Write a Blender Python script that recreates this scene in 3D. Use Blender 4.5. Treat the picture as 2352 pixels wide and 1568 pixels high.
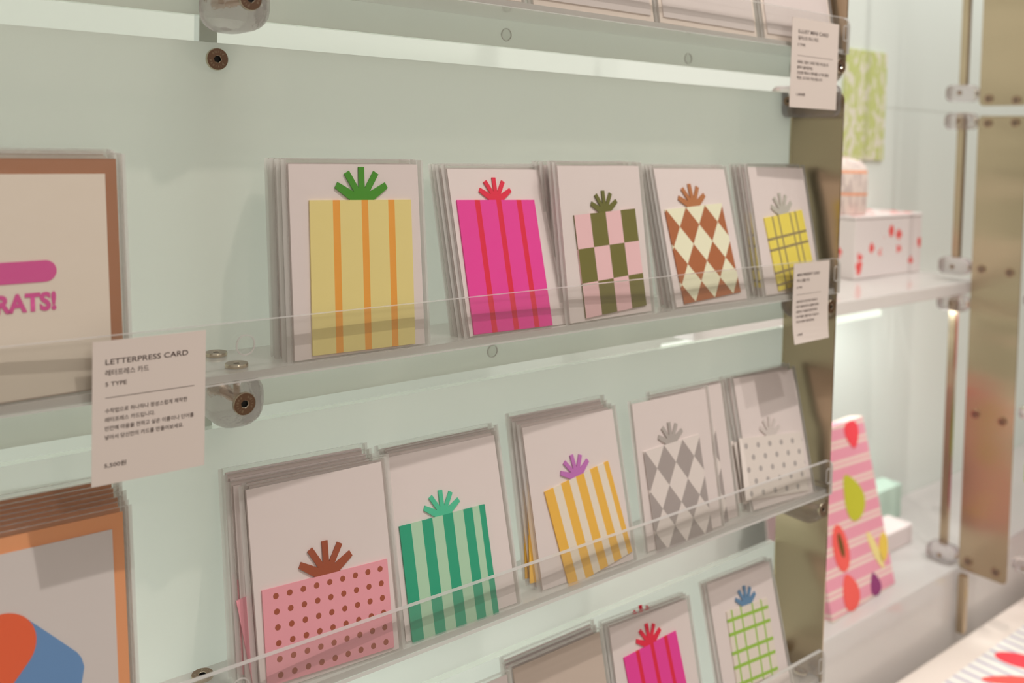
import bpy, bmesh, math, random
from mathutils import Matrix, Vector
random.seed(4)
for o in list(bpy.data.objects): bpy.data.objects.remove(o)
SC = bpy.context.scene; COL = SC.collection
# ------------------------------------------------------------------ camera
YAW, PITCH, ROLL, FPX, PY = 0.671320, -0.037040, 0.025920, 2104.5, 398.64
CAM = Vector((-0.21658, -0.57986, -0.05699))
fw = Vector((math.sin(YAW)*math.cos(PITCH), math.cos(YAW)*math.cos(PITCH), math.sin(PITCH)))
r0 = Vector((math.cos(YAW), -math.sin(YAW), 0)); u0 = r0.cross(fw)
rr = r0*math.cos(ROLL)+u0*math.sin(ROLL); uu = -r0*math.sin(ROLL)+u0*math.cos(ROLL)
cd = bpy.data.cameras.new('camera'); cam = bpy.data.objects.new('camera', cd); COL.objects.link(cam)
cam.matrix_world = Matrix(((rr.x, uu.x, -fw.x, CAM.x), (rr.y, uu.y, -fw.y, CAM.y), (rr.z, uu.z, -fw.z, CAM.z), (0, 0, 0, 1)))
cd.sensor_fit = 'HORIZONTAL'; cd.sensor_width = 36; cd.lens = 36*FPX/2352
cd.shift_y = -(784-PY)/2352
cd.clip_start = .02; cd.clip_end = 50
cd.dof.use_dof = True; cd.dof.focus_distance = .63; cd.dof.aperture_fstop = 5.6
SC.camera = cam
# ------------------------------------------------------------------ colour + world + lamps
SC.view_settings.view_transform = 'Standard'; SC.view_settings.look = 'None'
SC.view_settings.exposure = 0.0; SC.view_settings.gamma = 1; SC.view_settings.use_curve_mapping = False
SC.cycles.transparent_max_bounces = 40; SC.cycles.max_bounces = 8; SC.cycles.transmission_bounces = 8
SC.cycles.diffuse_bounces = 3; SC.cycles.glossy_bounces = 4; SC.cycles.sample_clamp_indirect = 4
SC.cycles.caustics_reflective = False; SC.cycles.caustics_refractive = False
W = bpy.data.worlds.new('shop_interior_light'); SC.world = W; W.use_nodes = True
nt = W.node_tree; nt.nodes.clear()
tc = nt.nodes.new('ShaderNodeTexCoord'); sp = nt.nodes.new('ShaderNodeSeparateXYZ')
mr = nt.nodes.new('ShaderNodeMapRange'); mr.inputs['From Min'].default_value = -1; mr.inputs['From Max'].default_value = 1
cr = nt.nodes.new('ShaderNodeValToRGB'); bg = nt.nodes.new('ShaderNodeBackground'); wo = nt.nodes.new('ShaderNodeOutputWorld')
els = cr.color_ramp.elements
els[0].position = 0; els[0].color = (.66, .63, .57, 1); els[1].position = 1; els[1].color = (.84, .81, .78, 1)
for p_, c_ in ((.22, (.46, .41, .35, 1)), (.40, (.30, .225, .155, 1)), (.52, (.30, .24, .185, 1)), (.66, (.52, .47, .41, 1))):
    e = els.new(p_); e.color = c_
nt.links.new(tc.outputs['Generated'], sp.inputs[0]); nt.links.new(sp.outputs['Z'], mr.inputs['Value'])
nt.links.new(mr.outputs[0], cr.inputs[0]); nt.links.new(cr.outputs[0], bg.inputs[0]); nt.links.new(bg.outputs[0], wo.inputs[0])
bg.inputs[1].default_value = 0.86
def area(name, loc, target, size, power, color, sy=None):
    l = bpy.data.lights.new(name, 'AREA'); l.energy = power; l.color = color; l.size = size
    if sy: l.shape = 'RECTANGLE'; l.size_y = sy
    o = bpy.data.objects.new(name, l); COL.objects.link(o); o.location = loc
    o.rotation_euler = (Vector(target)-Vector(loc)).to_track_quat('-Z', 'Y').to_euler(); return o
def spot(name, loc, target, power, color, r, ang=70):
    l = bpy.data.lights.new(name, 'SPOT'); l.energy = power; l.color = color; l.shadow_soft_size = r
    l.spot_size = math.radians(ang); l.spot_blend = .6
    o = bpy.data.objects.new(name, l); COL.objects.link(o); o.location = loc
    o.rotation_euler = (Vector(target)-Vector(loc)).to_track_quat('-Z', 'Y').to_euler(); return o
spot('ceiling_spot', (.52, -.95, 1.72), (.15, 0, -.25), 74, (1, .93, .86), .022, 80)
spot('track_spot', (.15, -2.5, 1.30), (.2, 0, -.3), 24, (1, .92, .85), .035, 45)
spot('aisle_spot', (1.15, -1.3, 1.9), (1.3, .2, -.5), 46, (1, .95, .88), .03, 60)
area('screen_backlight', (.1, .29, -1.35), (.15, .0, -.25), 1.9, 36, (.96, 1, .985), .10)  # unseen strip lamp lighting the frosted screens from behind and below
area('back_wall_washer_top', (.1, .17, .9), (.2, .34, -.2), 1.9, .35, (.97, 1, .97), .06)
area('bay_washer', (1.6, .05, .9), (1.5, .34, -.2), 1.2, 5.5, (.97, 1, .98), .06)
area('shelf_light', (1.25, .19, -.3235), (1.3, .26, -.8), .9, 1.5, (.95, 1, .97), .02)

# ------------------------------------------------------------------ materials
def S(r, g, b, k=1.0):
    f = lambda c: (c/255/12.92) if c/255 <= .04045 else ((c/255+.055)/1.055)**2.4
    return (min(.95, f(r)*k), min(.95, f(g)*k), min(.95, f(b)*k), 1)
class N:
    def __init__(s, name):
        s.m = bpy.data.materials.new(name); s.m.use_nodes = True; s.t = s.m.node_tree; s.t.nodes.clear()
        s.out = s.n('ShaderNodeOutputMaterial')
    def n(s, ty, **kw):
        x = s.t.nodes.new(ty)
        for k, v in kw.items(): setattr(x, k, v)
        return x
    def put(s, sock, v):
        if hasattr(v, 'is_linked') or isinstance(v, bpy.types.NodeSocket): s.t.links.new(v, sock)
        else: sock.default_value = v
    def math(s, op, a, b=0., c=None):
        x = s.n('ShaderNodeMath', operation=op); s.put(x.inputs[0], a); s.put(x.inputs[1], b)
        if c is not None: s.put(x.inputs[2], c)
        return x.outputs[0]
    def mix(s, f, a, b):
        x = s.n('ShaderNodeMix', data_type='RGBA'); s.put(x.inputs['Factor'], f); s.put(x.inputs['A'], a); s.put(x.inputs['B'], b)
        return x.outputs['Result']
    def mixs(s, f, a, b):
        x = s.n('ShaderNodeMixShader'); s.put(x.inputs[0], f); s.put(x.inputs[1], a); s.put(x.inputs[2], b); return x.outputs[0]
    def uv(s):
        t = s.n('ShaderNodeTexCoord'); q = s.n('ShaderNodeSeparateXYZ'); s.t.links.new(t.outputs['UV'], q.inputs[0])
        return q.outputs['X'], q.outputs['Y']
    def band(s, v, lo, hi):
        return s.math('MULTIPLY', s.math('GREATER_THAN', v, lo), s.math('LESS_THAN', v, hi))
    def bump(s, scale, strength, dist=.0002, co='Object'):
        t = s.n('ShaderNodeTexCoord'); nz = s.n('ShaderNodeTexNoise'); nz.inputs['Scale'].default_value = scale; nz.inputs['Detail'].default_value = 3
        s.t.links.new(t.outputs[co], nz.inputs['Vector'])
        b = s.n('ShaderNodeBump'); b.inputs['Strength'].default_value = strength; b.inputs['Distance'].default_value = dist
        s.t.links.new(nz.outputs[0], b.inputs['Height']); return b.outputs[0]
    def prin(s, col, rough=.6, metal=0., spec=.4, bump=None, **kw):
        p = s.n('ShaderNodeBsdfPrincipled'); s.put(p.inputs['Base Color'], col); s.put(p.inputs['Roughness'], rough)
        p.inputs['Metallic'].default_value = metal; p.inputs['Specular IOR Level'].default_value = spec
        for k, v in kw.items(): s.put(p.inputs[k], v)
        if bump is not None: s.t.links.new(bump, p.inputs['Normal'])
        return p.outputs[0]
    def done(s, sh): s.t.links.new(sh, s.out.inputs[0]); return s.m
def paper(name, col, rough=.7):
    n = N(name); return n.done(n.prin(col, rough, spec=.2, bump=n.bump(900, .25, .0001)))
def plain(name, col, rough=.4, metal=0., spec=.5):
    n = N(name); return n.done(n.prin(col, rough, metal, spec))
def clear(name, tint, haze, gloss_rough=.03, hcol=(.85, .8, .76, 1), k=1.0, bump=None):
    n = N(name); tr = n.n('ShaderNodeBsdfTransparent'); tr.inputs[0].default_value = tint
    df = n.n('ShaderNodeBsdfDiffuse'); df.inputs[0].default_value = hcol
    tl = n.n('ShaderNodeBsdfTranslucent'); tl.inputs[0].default_value = hcol
    h = n.mixs(.5, df.outputs[0], tl.outputs[0]); base = n.mixs(haze, tr.outputs[0], h)
    gl = n.n('ShaderNodeBsdfGlossy'); gl.inputs['Roughness'].default_value = gloss_rough; gl.inputs[0].default_value = (1, 1, 1, 1)
    lw = n.n('ShaderNodeLayerWeight'); lw.inputs[0].default_value = .5
    if bump:
        b = n.bump(*bump); n.t.links.new(b, gl.inputs['Normal']); n.t.links.new(b, lw.inputs['Normal'])
    fac = n.math('MULTIPLY_ADD', n.math('POWER', lw.outputs['Facing'], 5.), .8, .045)
    return n.done(n.mixs(n.math('MULTIPLY', fac, k), base, gl.outputs[0]))
M = {}
M['wall'] = paper('mint_wall_paint', S(224, 231, 225, 1.1), .8)
n = N('frosted_panel_face'); df = n.n('ShaderNodeBsdfDiffuse'); df.inputs[0].default_value = (.69, .665, .585, 1)
tl = n.n('ShaderNodeBsdfTranslucent'); tl.inputs[0].default_value = (.93, .95, .93, 1)
gl = n.n('ShaderNodeBsdfGlossy'); gl.inputs['Roughness'].default_value = .28; lw = n.n('ShaderNodeLayerWeight'); lw.inputs[0].default_value = .5
M['panel'] = n.done(n.mixs(n.math('MULTIPLY_ADD', n.math('POWER', lw.outputs['Facing'], 5.), .6, .03), n.mixs(.55, df.outputs[0], tl.outputs[0]), gl.outputs[0]))
M['panel_back'] = clear('panel_clear_body', (.96, .99, .96, 1), .0)
M['panel_edge'] = clear('panel_polished_edge', (.75, .78, .72, 1), .35, .1, (.9, .9, .85, 1))
M['acryl'] = clear('clear_acrylic', (.975, .98, .975, 1), .03, .02)
M['acryl_edge'] = clear('polished_acrylic_edge', (.55, .53, .51, 1), .82, .08, (.95, .92, .90, 1))
M['plate'] = clear('acrylic_plate_painted_sheen', (.94, .93, .92, 1), .45, .10, (.97, .92, .90, 1), 1.5)  # clear plate; pinkish haze in its colour stands for reflected room light
M['film'] = clear('crinkled_clear_film', (.985, .985, .98, 1), .035, .10, (.92, .87, .84, 1), .8, (45, .5, .004))
M['film_seam'] = clear('film_sealed_edge', (.95, .95, .94, 1), .60, .10, (.95, .92, .9, 1), 1.0, (300, .6, .001))
M['envelope'] = paper('white_envelope_paper', S(226, 214, 212, 1.12))
M['tag'] = paper('tag_paper', S(222, 210, 203, 1.1), .5)
M['ink'] = plain('brown_black_ink', S(58, 32, 28), .6)
M['kraft'] = paper('brown_kraft_paper', S(168, 118, 88, 1.05))
M['orange_env'] = paper('orange_envelope_paper', S(232, 160, 112, 1.1))
M['cream'] = paper('cream_card_paper', S(226, 214, 200, 1.1), .8)
n = N('turned_steel'); M['steel'] = n.done(n.prin(S(204, 192, 170), .22, 1, bump=n.bump(120, .1, .0003)))
M['steel_dark'] = plain('bolt_face_steel', S(150, 124, 106), .18, 1)
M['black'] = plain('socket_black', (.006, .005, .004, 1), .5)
n = N('brushed_stainless'); t_ = n.n('ShaderNodeTexCoord'); mp = n.n('ShaderNodeMapping'); mp.inputs['Scale'].default_value = (1, 1, 7)
nz = n.n('ShaderNodeTexNoise'); nz.inputs['Scale'].default_value = 1.3; nz.inputs['Detail'].default_value = 1
n.t.links.new(t_.outputs['Object'], mp.inputs[0]); n.t.links.new(mp.outputs[0], nz.inputs['Vector'])
mp2 = n.n('ShaderNodeMapping'); mp2.inputs['Scale'].default_value = (1, 2, 400); nz2 = n.n('ShaderNodeTexNoise'); nz2.inputs['Scale'].default_value = 3
n.t.links.new(t_.outputs['Object'], mp2.inputs[0]); n.t.links.new(mp2.outputs[0], nz2.inputs['Vector'])
bmp = n.n('ShaderNodeBump'); bmp.inputs['Strength'].default_value = .12; bmp.inputs['Distance'].default_value = .0005; n.t.links.new(nz2.outputs[0], bmp.inputs['Height'])
bmp2 = n.n('ShaderNodeBump'); bmp2.inputs['Strength'].default_value = .8; bmp2.inputs['Distance'].default_value = .03
n.t.links.new(nz.outputs[0], bmp2.inputs['Height']); n.t.links.new(bmp.outputs[0], bmp2.inputs['Normal'])
M['stainless'] = n.done(n.prin(S(184, 166, 140), .26, 1, bump=bmp2.outputs[0]))
n = N('clear_moulded_plastic')
g_ = n.prin((.97, .92, .93, 1), .10, 0, .5, bump=n.bump(160, .5, .0015), **{'Transmission Weight': 1.0, 'IOR': 1.33})
df = n.n('ShaderNodeBsdfDiffuse'); df.inputs[0].default_value = (.86, .76, .77, 1); tl = n.n('ShaderNodeBsdfTranslucent'); tl.inputs[0].default_value = (.92, .84, .86, 1)
tr = n.n('ShaderNodeBsdfTransparent'); tr.inputs[0].default_value = (.95, .92, .92, 1)
M['clearblock'] = n.done(n.mixs(.62, n.mixs(.42, tr.outputs[0], n.mixs(.5, df.outputs[0], tl.outputs[0])), g_))
M['white_shelf'] = clear('milky_white_acrylic', (.9, .9, .9, 1), .93, .1, (.93, .89, .87, 1))
n = N('led_strip_glow'); em = n.n('ShaderNodeEmission'); em.inputs[0].default_value = (.95, 1, .85, 1); em.inputs[1].default_value = 1.15
M['led'] = n.done(em.outputs[0])

# ------------------------------------------------------------------ mesh helpers
def box(bm, x0, x1, y0, y1, z0, z1, mi=0, edge_mi=None, skip=()):
    v = [bm.verts.new(p) for p in ((x0,y0,z0),(x1,y0,z0),(x1,y1,z0),(x0,y1,z0),(x0,y0,z1),(x1,y0,z1),(x1,y1,z1),(x0,y1,z1))]
    F = {'-z': (3,2,1,0), '+z': (4,5,6,7), '-y': (0,1,5,4), '+x': (1,2,6,5), '+y': (2,3,7,6), '-x': (3,0,4,7)}
    out = {}
    for k, f in F.items():
        if k in skip: continue
        fc = bm.faces.new([v[i] for i in f]); fc.material_index = mi; out[k] = fc
    return out
def prism(bm, pts, y0, y1, mi=0):
    """pts: outline in x,z seen from the front (counter clockwise); y0 is the front."""
    a = [bm.verts.new((x, y0, z)) for x, z in pts]; b = [bm.verts.new((x, y1, z)) for x, z in pts]
    n_ = len(pts); f = bm.faces.new(a); f.material_index = mi; g = bm.faces.new(b[::-1]); g.material_index = mi
    for i in range(n_):
        j = (i+1) % n_; h = bm.faces.new((a[j], a[i], b[i], b[j])); h.material_index = mi
    return f
def obj(name, bm, mats, parent=None, smooth=False, bevel=0, seg=2, normals=True):
    if normals: bmesh.ops.recalc_face_normals(bm, faces=bm.faces)
    me = bpy.data.meshes.new(name); bm.to_mesh(me); bm.free()
    for m in (mats if isinstance(mats, (list, tuple)) else [mats]): me.materials.append(m)
    if smooth:
        for p in me.polygons: p.use_smooth = True
    o = bpy.data.objects.new(name, me); COL.objects.link(o)
    if parent: o.parent = parent
    if bevel:
        b = o.modifiers.new('bevel', 'BEVEL'); b.width = bevel; b.segments = seg; b.limit_method = 'ANGLE'
    return o
def tag(o, label, cat, group=None, kind=None):
    if label: o['label'] = label
    if cat: o['category'] = cat
    if group: o['group'] = group
    if kind: o['kind'] = kind
    return o
def empty(name, label, cat, mat=None, group=None):
    e = bpy.data.objects.new(name, None); e.empty_display_size = .02; COL.objects.link(e)
    if mat is not None: e.matrix_world = mat
    return tag(e, label, cat, group)
def frame(O, lean, yaw=0., rot=0.):
    return Matrix.Translation(O) @ Matrix.Rotation(yaw, 4, 'Z') @ Matrix.Rotation(-lean, 4, 'X') @ Matrix.Rotation(-rot, 4, 'Y')
def cyl(bm, c, axis, r, h, seg=32, mi=0, r2=None):
    m = Matrix.Translation(c) @ Vector(axis).to_track_quat('Z', 'Y').to_matrix().to_4x4()
    res = bmesh.ops.create_cone(bm, cap_ends=True, segments=seg, radius1=r, radius2=r if r2 is None else r2, depth=h, matrix=m)
    for v in res['verts']:
        for f in v.link_faces: f.material_index = mi
def rounded(pts_w, pts_h, r, cx=0, cz=0, seg=6):
    P = []
    for sx, sz, a0 in ((1, 1, 0), (-1, 1, 90), (-1, -1, 180), (1, -1, 270)):
        for i in range(seg+1):
            a = math.radians(a0+90*i/seg); P.append((cx+sx*(pts_w/2-r)+r*math.cos(a), cz+sz*(pts_h/2-r)+r*math.sin(a)))
    return P
def text_bm(bm, items, y):
    """items: (string, left x, baseline z, width, cap height, heavy)"""
    for s_, x, z, wid, hh, heavy in items:
        c = bpy.data.curves.new('t', 'FONT'); c.body = s_; c.size = 1; c.offset = heavy; c.resolution_u = 3
        o = bpy.data.objects.new('t', c); COL.objects.link(o)
        dg = bpy.context.evaluated_depsgraph_get(); me = bpy.data.meshes.new_from_object(o.evaluated_get(dg))
        xs = [v.co.x for v in me.vertices]; ys = [v.co.y for v in me.vertices]
        x0, x1, y0 = min(xs), max(xs), 0.; y1 = max(ys)
        sx = wid/(x1-x0); sz = hh/(y1-y0)
        for v in me.vertices: v.co = Vector((x+(v.co.x-x0)*sx, y, z+(v.co.y)*sz))
        bm.from_mesh(me); bpy.data.objects.remove(o); bpy.data.curves.remove(c); bpy.data.meshes.remove(me)

# ------------------------------------------------------------------ setting
def struct(name, bm, m, **k):
    o = obj(name, bm, m, **k); o['kind'] = 'structure'; return o
bm = bmesh.new(); box(bm, -1.2, 2.6, .34, .36, .022, 1.2); struct('wall_back', bm, M['wall'])
bm = bmesh.new(); box(bm, -1.2, 2.6, .34, .36, -2.0, .012); struct('wall_back_lower', bm, M['wall'])
bm = bmesh.new(); box(bm, -1.2, 2.6, .3405, .36, .0122, .0218); struct('trim_1', bm, M['wall'])

# frosted panels on the first bay
def panel(z0, z1, label, holes=()):
    bm = bmesh.new(); f = box(bm, -.75, .6195, 0, .007, z0, z1)
    f['+y'].material_index = 1
    for k in ('-z', '+z', '-x', '+x'): f[k].material_index = 2
    p = obj('frosted_screen', bm, [M['panel'], M['panel_back'], M['panel_edge']])
    tag(p, label, 'screen', 'frosted back screens of the card display')
    for hx, hz in holes:
        b2 = bmesh.new(); cyl(b2, (hx, -.0004, hz), (0, 1, 0), .0051, .0006, 32); obj('hole_plug', b2, M['acryl'], p)
        b2 = bmesh.new(); ring(b2, (hx, -.0006, hz), .0051, .0046, .0008); obj('hole_rim', b2, M['acryl_edge'], p)
    return p
def ring(bm, c, ro, ri, h, seg=36):
    """flat ring facing the viewer"""
    L = []
    for r_, y in ((ro, h), (ro, -h), (ri, -h), (ri, h)):
        L.append([bm.verts.new((c[0]+r_*math.cos(2*math.pi*i/seg), c[1]+y/2, c[2]+r_*math.sin(2*math.pi*i/seg))) for i in range(seg)])
    for a in range(4):
        for i in range(seg):
            j = (i+1) % seg; bm.faces.new((L[a][i], L[a][j], L[(a+1) % 4][j], L[(a+1) % 4][i]))
panel(.0166, .42, 'frosted pale green back screen at the very top, behind the plain white cards', [(.2342, .0264), (.4529, .0237)])
panel(-.240, 0, 'frosted pale green back screen behind the yellow and magenta present cards', [(.2282, -.2271)])
panel(-.442, -.250, 'frosted pale green back screen behind the pink dotted and green striped cards')
panel(-.80, -.483, 'frosted pale green back screen lowest in view, behind the blue bow card')

# ------------------------------------------------------------------ trays
def slot_rim(parent, x, z, w, h):
    bm = bmesh.new(); o_ = rounded(w, h, w/2-.0001, x, z); i_ = rounded(w-.0014, h-.0014, w/2-.0008, x, z)
    y = -.0631; a = [bm.verts.new((p[0], y, p[1])) for p in o_]; b = [bm.verts.new((p[0], y, p[1])) for p in i_]
    a2 = [bm.verts.new((p[0], y+.0008, p[1])) for p in o_]; b2 = [bm.verts.new((p[0], y+.0008, p[1])) for p in i_]
    k = len(o_)
    for i in range(k):
        j = (i+1) % k
        for q in ((a[i], a[j], b[j], b[i]), (a2[i], b2[i], b2[j], a2[j]), (a[i], a2[i], a2[j], a[j]), (b[i], b[j], b2[j], b2[i])): bm.faces.new(q)
    obj('slot_rim', bm, M['acryl_edge'], parent)
def tray(zp, label):
    t = empty('acrylic_tray', label, 'display tray', Matrix.Translation((0, 0, zp)), 'clear acrylic trays holding cards')
    x0, x1 = -.75, .6205
    bm = bmesh.new(); f = box(bm, x0, x1, -.0585, -.0004, -.0045, 0)
    f['-x'].material_index = f['+x'].material_index = f['-y'].material_index = 1
    obj('base_plate', bm, [M['plate'], M['acryl_edge']], t)
    bm = bmesh.new()
    R_ = .008; pts = [(x0, -.0048), (x1+.004, -.0048), (x1+.004, .031-R_)]
    for i in range(1, 7):
        a = math.pi/2*i/6; pts.append((x1+.004-R_+R_*math.cos(a), .031-R_+R_*math.sin(a)))
    pts.append((x0, .031))
    prism(bm, pts, -.0627, -.0587, 0)
    bm.normal_update()
    for fc in bm.faces:
        if abs(fc.normal.y) < .5: fc.material_index = 1
    obj('front_lip', bm, [M['acryl'], M['acryl_edge']], t)
    slot_rim(t, -.0035, .0172, .0115, .0125)
    slot_rim(t, .6165, .0155, .007, .016)
    return t
Z0, Z1, Z2, Z3 = .0425, -.1995, -.407, -.605
tray(Z0, 'top acrylic tray seen from below, holding plain white cards')
tray(Z1, 'clear acrylic tray holding the yellow and magenta present cards')
tray(Z2, 'clear acrylic tray holding the pink dotted and green striped cards')
tray(Z3, 'lowest clear acrylic tray, cut off by the bottom edge')

# ------------------------------------------------------------------ bolts and clamps
def head_bm(R=.0071, h=.0022, hexr=.0024, seg=48):
    """bolt head, axis +z, seated at z=0"""
    bm = bmesh.new(); loops = []
    def hexpt(i, r_):
        a = 2*math.pi*i/seg; k = (a+.3) % (math.pi/3)-math.pi/6; q = r_*math.cos(math.pi/6)/math.cos(k); return q*math.cos(a), q*math.sin(a)
    for kind, r_, z in (('c', R, 0), ('c', R, h*.7), ('c', R*.955, h), ('h', hexr*1.12, h), ('h', hexr, h*.9), ('h', hexr, .0003)):
        lp = []
        for i in range(seg):
            x, y = (r_*math.cos(2*math.pi*i/seg), r_*math.sin(2*math.pi*i/seg)) if kind == 'c' else hexpt(i, r_)
            lp.append(bm.verts.new((x, y, z)))
        loops.append(lp)
    for a in range(len(loops)-1):
        for i in range(seg):
            j = (i+1) % seg; f = bm.faces.new((loops[a][i], loops[a][j], loops[a+1][j], loops[a+1][i]))
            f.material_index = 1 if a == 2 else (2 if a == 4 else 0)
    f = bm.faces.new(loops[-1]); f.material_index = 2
    f = bm.faces.new(loops[0][::-1]); return bm
_txt = {}
def bolt(loc, axis, parent=None, scale=1., letters=True, roll=0.):
    """head plus shank along the axis"""
    q = Vector(axis).to_track_quat('Z', 'Y').to_matrix().to_4x4()
    mw = Matrix.Translation(loc) @ q @ Matrix.Rotation(roll, 4, 'Z') @ Matrix.Scale(scale, 4)
    bm = head_bm(); o = obj('bolt', bm, [M['steel'], M['steel_dark'], M['black']], None, normals=False); o.matrix_world = mw
    if parent:
        o.parent = parent; o.matrix_parent_inverse = parent.matrix_world.inverted()
    if letters:
        if 'a' not in _txt:
            b2 = bmesh.new()
            for word, a0 in (('pillowd', 250), ('build', 60)):
                for i, ch in enumerate(word):
                    a = math.radians(a0-i*21)
                    b3 = bmesh.new(); text_bm(b3, [(ch, -.0005 if ch not in 'il' else -.00012, -.0006, .001 if ch not in 'il' else .00025, .0013, 0)], 0)
                    mt = Matrix.Rotation(a-math.pi/2, 4, 'Z') @ Matrix.Translation((0, .0047, .00225)) @ Matrix.Rotation(-math.pi/2, 4, 'X')
                    for v in b3.verts: v.co = mt @ v.co
                    me = bpy.data.meshes.new('tmp'); b3.to_mesh(me); b3.free(); b2.from_mesh(me); bpy.data.meshes.remove(me)
            me = bpy.data.meshes.new('engraved_lettering'); b2.to_mesh(me); b2.free(); me.materials.append(M['steel']); _txt['a'] = me
        e = bpy.data.objects.new('engraved_lettering', _txt['a']); COL.objects.link(e); e.parent = o
    return o
def shank(loc, axis, L, parent, r=.0022):
    bm = bmesh.new(); seg = 16; turns = int(L/.0009)
    prev = None; q = Vector(axis).to_track_quat('Z', 'Y').to_matrix()
    for k in range(turns*2+1):
        rad = r*(1 if k % 2 else .8); z = -L*k/(turns*2)
        lp = [bm.verts.new(Vector(loc)+q @ Vector((rad*math.cos(2*math.pi*i/seg), rad*math.sin(2*math.pi*i/seg), z))) for i in range(seg)]
        if prev:
            for i in range(seg): bm.faces.new((prev[i], prev[(i+1) % seg], lp[(i+1) % seg], lp[i]))
        prev = lp
    o = obj('threaded_shank', bm, M['steel'], None)
    o.parent = parent; o.matrix_parent_inverse = parent.matrix_world.inverted(); return o
def rblock(bm, c, dims, r, barrel=0.):
    res = bmesh.ops.create_cube(bm, size=1, matrix=Matrix.Translation(c) @ Matrix.Diagonal((*dims, 1)))
    es = list({e for v in res['verts'] for e in v.link_edges})
    bmesh.ops.bevel(bm, geom=es, offset=r, segments=5, profile=.5, affect='EDGES', clamp_overlap=True)
def clamp_at(x, zc, label, group, yc=-.0285, dy=.050, plate_bolts=True, front=True):
    t = empty('clear_clamp', label, 'shelf clamp', Matrix.Translation((x, yc, zc)), group)
    bm = bmesh.new(); rblock(bm, (0, 0, 0), (.034, dy, .0335), .0135); obj('clamp_body', bm, M['clearblock'], t, smooth=True)
    if front:
        bolt((x-.0005, yc-dy/2-.0002, zc+.001), (0, -1, 0), t, .98); shank((x-.0005, yc-dy/2+.004, zc+.001), (0, -1, 0), .03, t)
    if plate_bolts:
        for yy in (-.0445, -.0105):
            zz = zc+.0335/2+.0049
            bolt((x-.0015, yy, zz), (0, 0, 1), t, .98, letters=True); shank((x-.0015, yy, zz-.005), (0, 0, 1), .014, t)
    return t
G = 'clear plastic clamps under the trays'
clamp_at(0, Z0-.0045-.0168, 'clear plastic clamp under the top tray, cut off by the top edge of the photo', G)
clamp_at(0, Z1-.0045-.0168, 'large clear plastic clamp with steel bolts beside the letterpress price tag', G)
clamp_at(-.006, Z2-.0045-.0168, 'clear plastic clamp at the bottom edge beside the pink dotted card', G)
for zz, nm in ((Z0, 'clear plastic clamp at the top tray end, behind the illust mini card tag'),
               (Z1, 'clear plastic clamp at the middle tray end, behind the mini present card tag'),
               (Z2, 'clear plastic clamp at the right end of the lower tray beside the white dotted card'),
               (Z3, 'clear plastic clamp at the right end of the lowest tray')):
    clamp_at(.6105, zz-.0045-.0140, nm, G, yc=-.0345, dy=.052)
b_ = bolt((0, -.0002, -.0105), (0, -1, 0), None, 1., roll=1.2); tag(b_, 'round steel hex bolt alone on the frosted panel, left of centre at the top', 'bolt')
# rods behind the panels
def rod(x, y, z0, z1, w, label, group='flat steel rods behind the panels', name='steel_rod', dy=.010):
    bm = bmesh.new(); box(bm, x-w/2, x+w/2, y-dy/2, y+dy/2, z0, z1); o = obj(name, bm, M['stainless'], bevel=.0008); return tag(o, label, 'rod', group)
rod(.0015, .024, -1.2, .6, .0125, 'white upright bar showing as a soft dark line behind the frosted panels', None)
bpy.data.objects['steel_rod'].data.materials[0] = M['wall']; bpy.data.objects['steel_rod'].name = 'upright_bar'

# ------------------------------------------------------------------ upright fins
def fin(x, y0, y1, z0, z1, label, bolts=(), r=.008):
    """y0 back, y1 front"""
    bm = bmesh.new(); P = rounded(abs(y0-y1), z1-z0, r, (y0+y1)/2, (z0+z1)/2)
    a = [bm.verts.new((x-.001, p[0], p[1])) for p in P]; b = [bm.verts.new((x+.001, p[0], p[1])) for p in P]
    bm.faces.new(a); bm.faces.new(b[::-1]); k = len(P)
    for i in range(k): bm.faces.new((a[i], b[i], b[(i+1) % k], a[(i+1) % k]))
    t = obj('steel_upright', bm, M['stainless']); tag(t, label, 'upright', 'brushed steel uprights')
    for yy, zz in bolts: bolt((x-.001, yy, zz), (-1, 0, 0), t, 1.0, letters=False)
    return t
fin(.622, .001, -.0605, .0166, .5, 'brushed steel upright above the illust mini card tag')
fin(.622, .001, -.0605, -1.0, 0, 'brushed steel upright at the right end of the card trays')
bf = [(.1060, .029), (.0635, .026)]
fin(1.31, .1215, .047, .0175, .5, 'upper brushed steel upright at the far right', bf)
fin(1.31, .1215, .045, -.748, .0015, 'long brushed steel upright at the far right with paired screws', [(.1057, -.0105), (.0635, -.0095), (.1056, -.2478), (.0616, -.2478), (.1049, -.4865), (.0624, -.4875), (.1060, -.7312), (.0617, -.732)])
# clear joint block of the near fin
t = empty('clear_clamp', 'wide clear plastic clamp across the steel upright under the illust mini card tag', 'shelf clamp', Matrix.Translation((.612, -.022, -.0095)), G)
bm = bmesh.new(); rblock(bm, (0, 0, 0), (.017, .079, .0335), .0075); obj('clamp_body', bm, M['clearblock'], t, smooth=True)
bolt((.603, -.008, -.0095), (-1, 0, 0), t, .7, letters=False); bolt((.603, -.046, -.0095), (-1, 0, 0), t, .7, letters=False)
shank((.612, -.055, -.0095), (0, -1, 0), .06, t)

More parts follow.
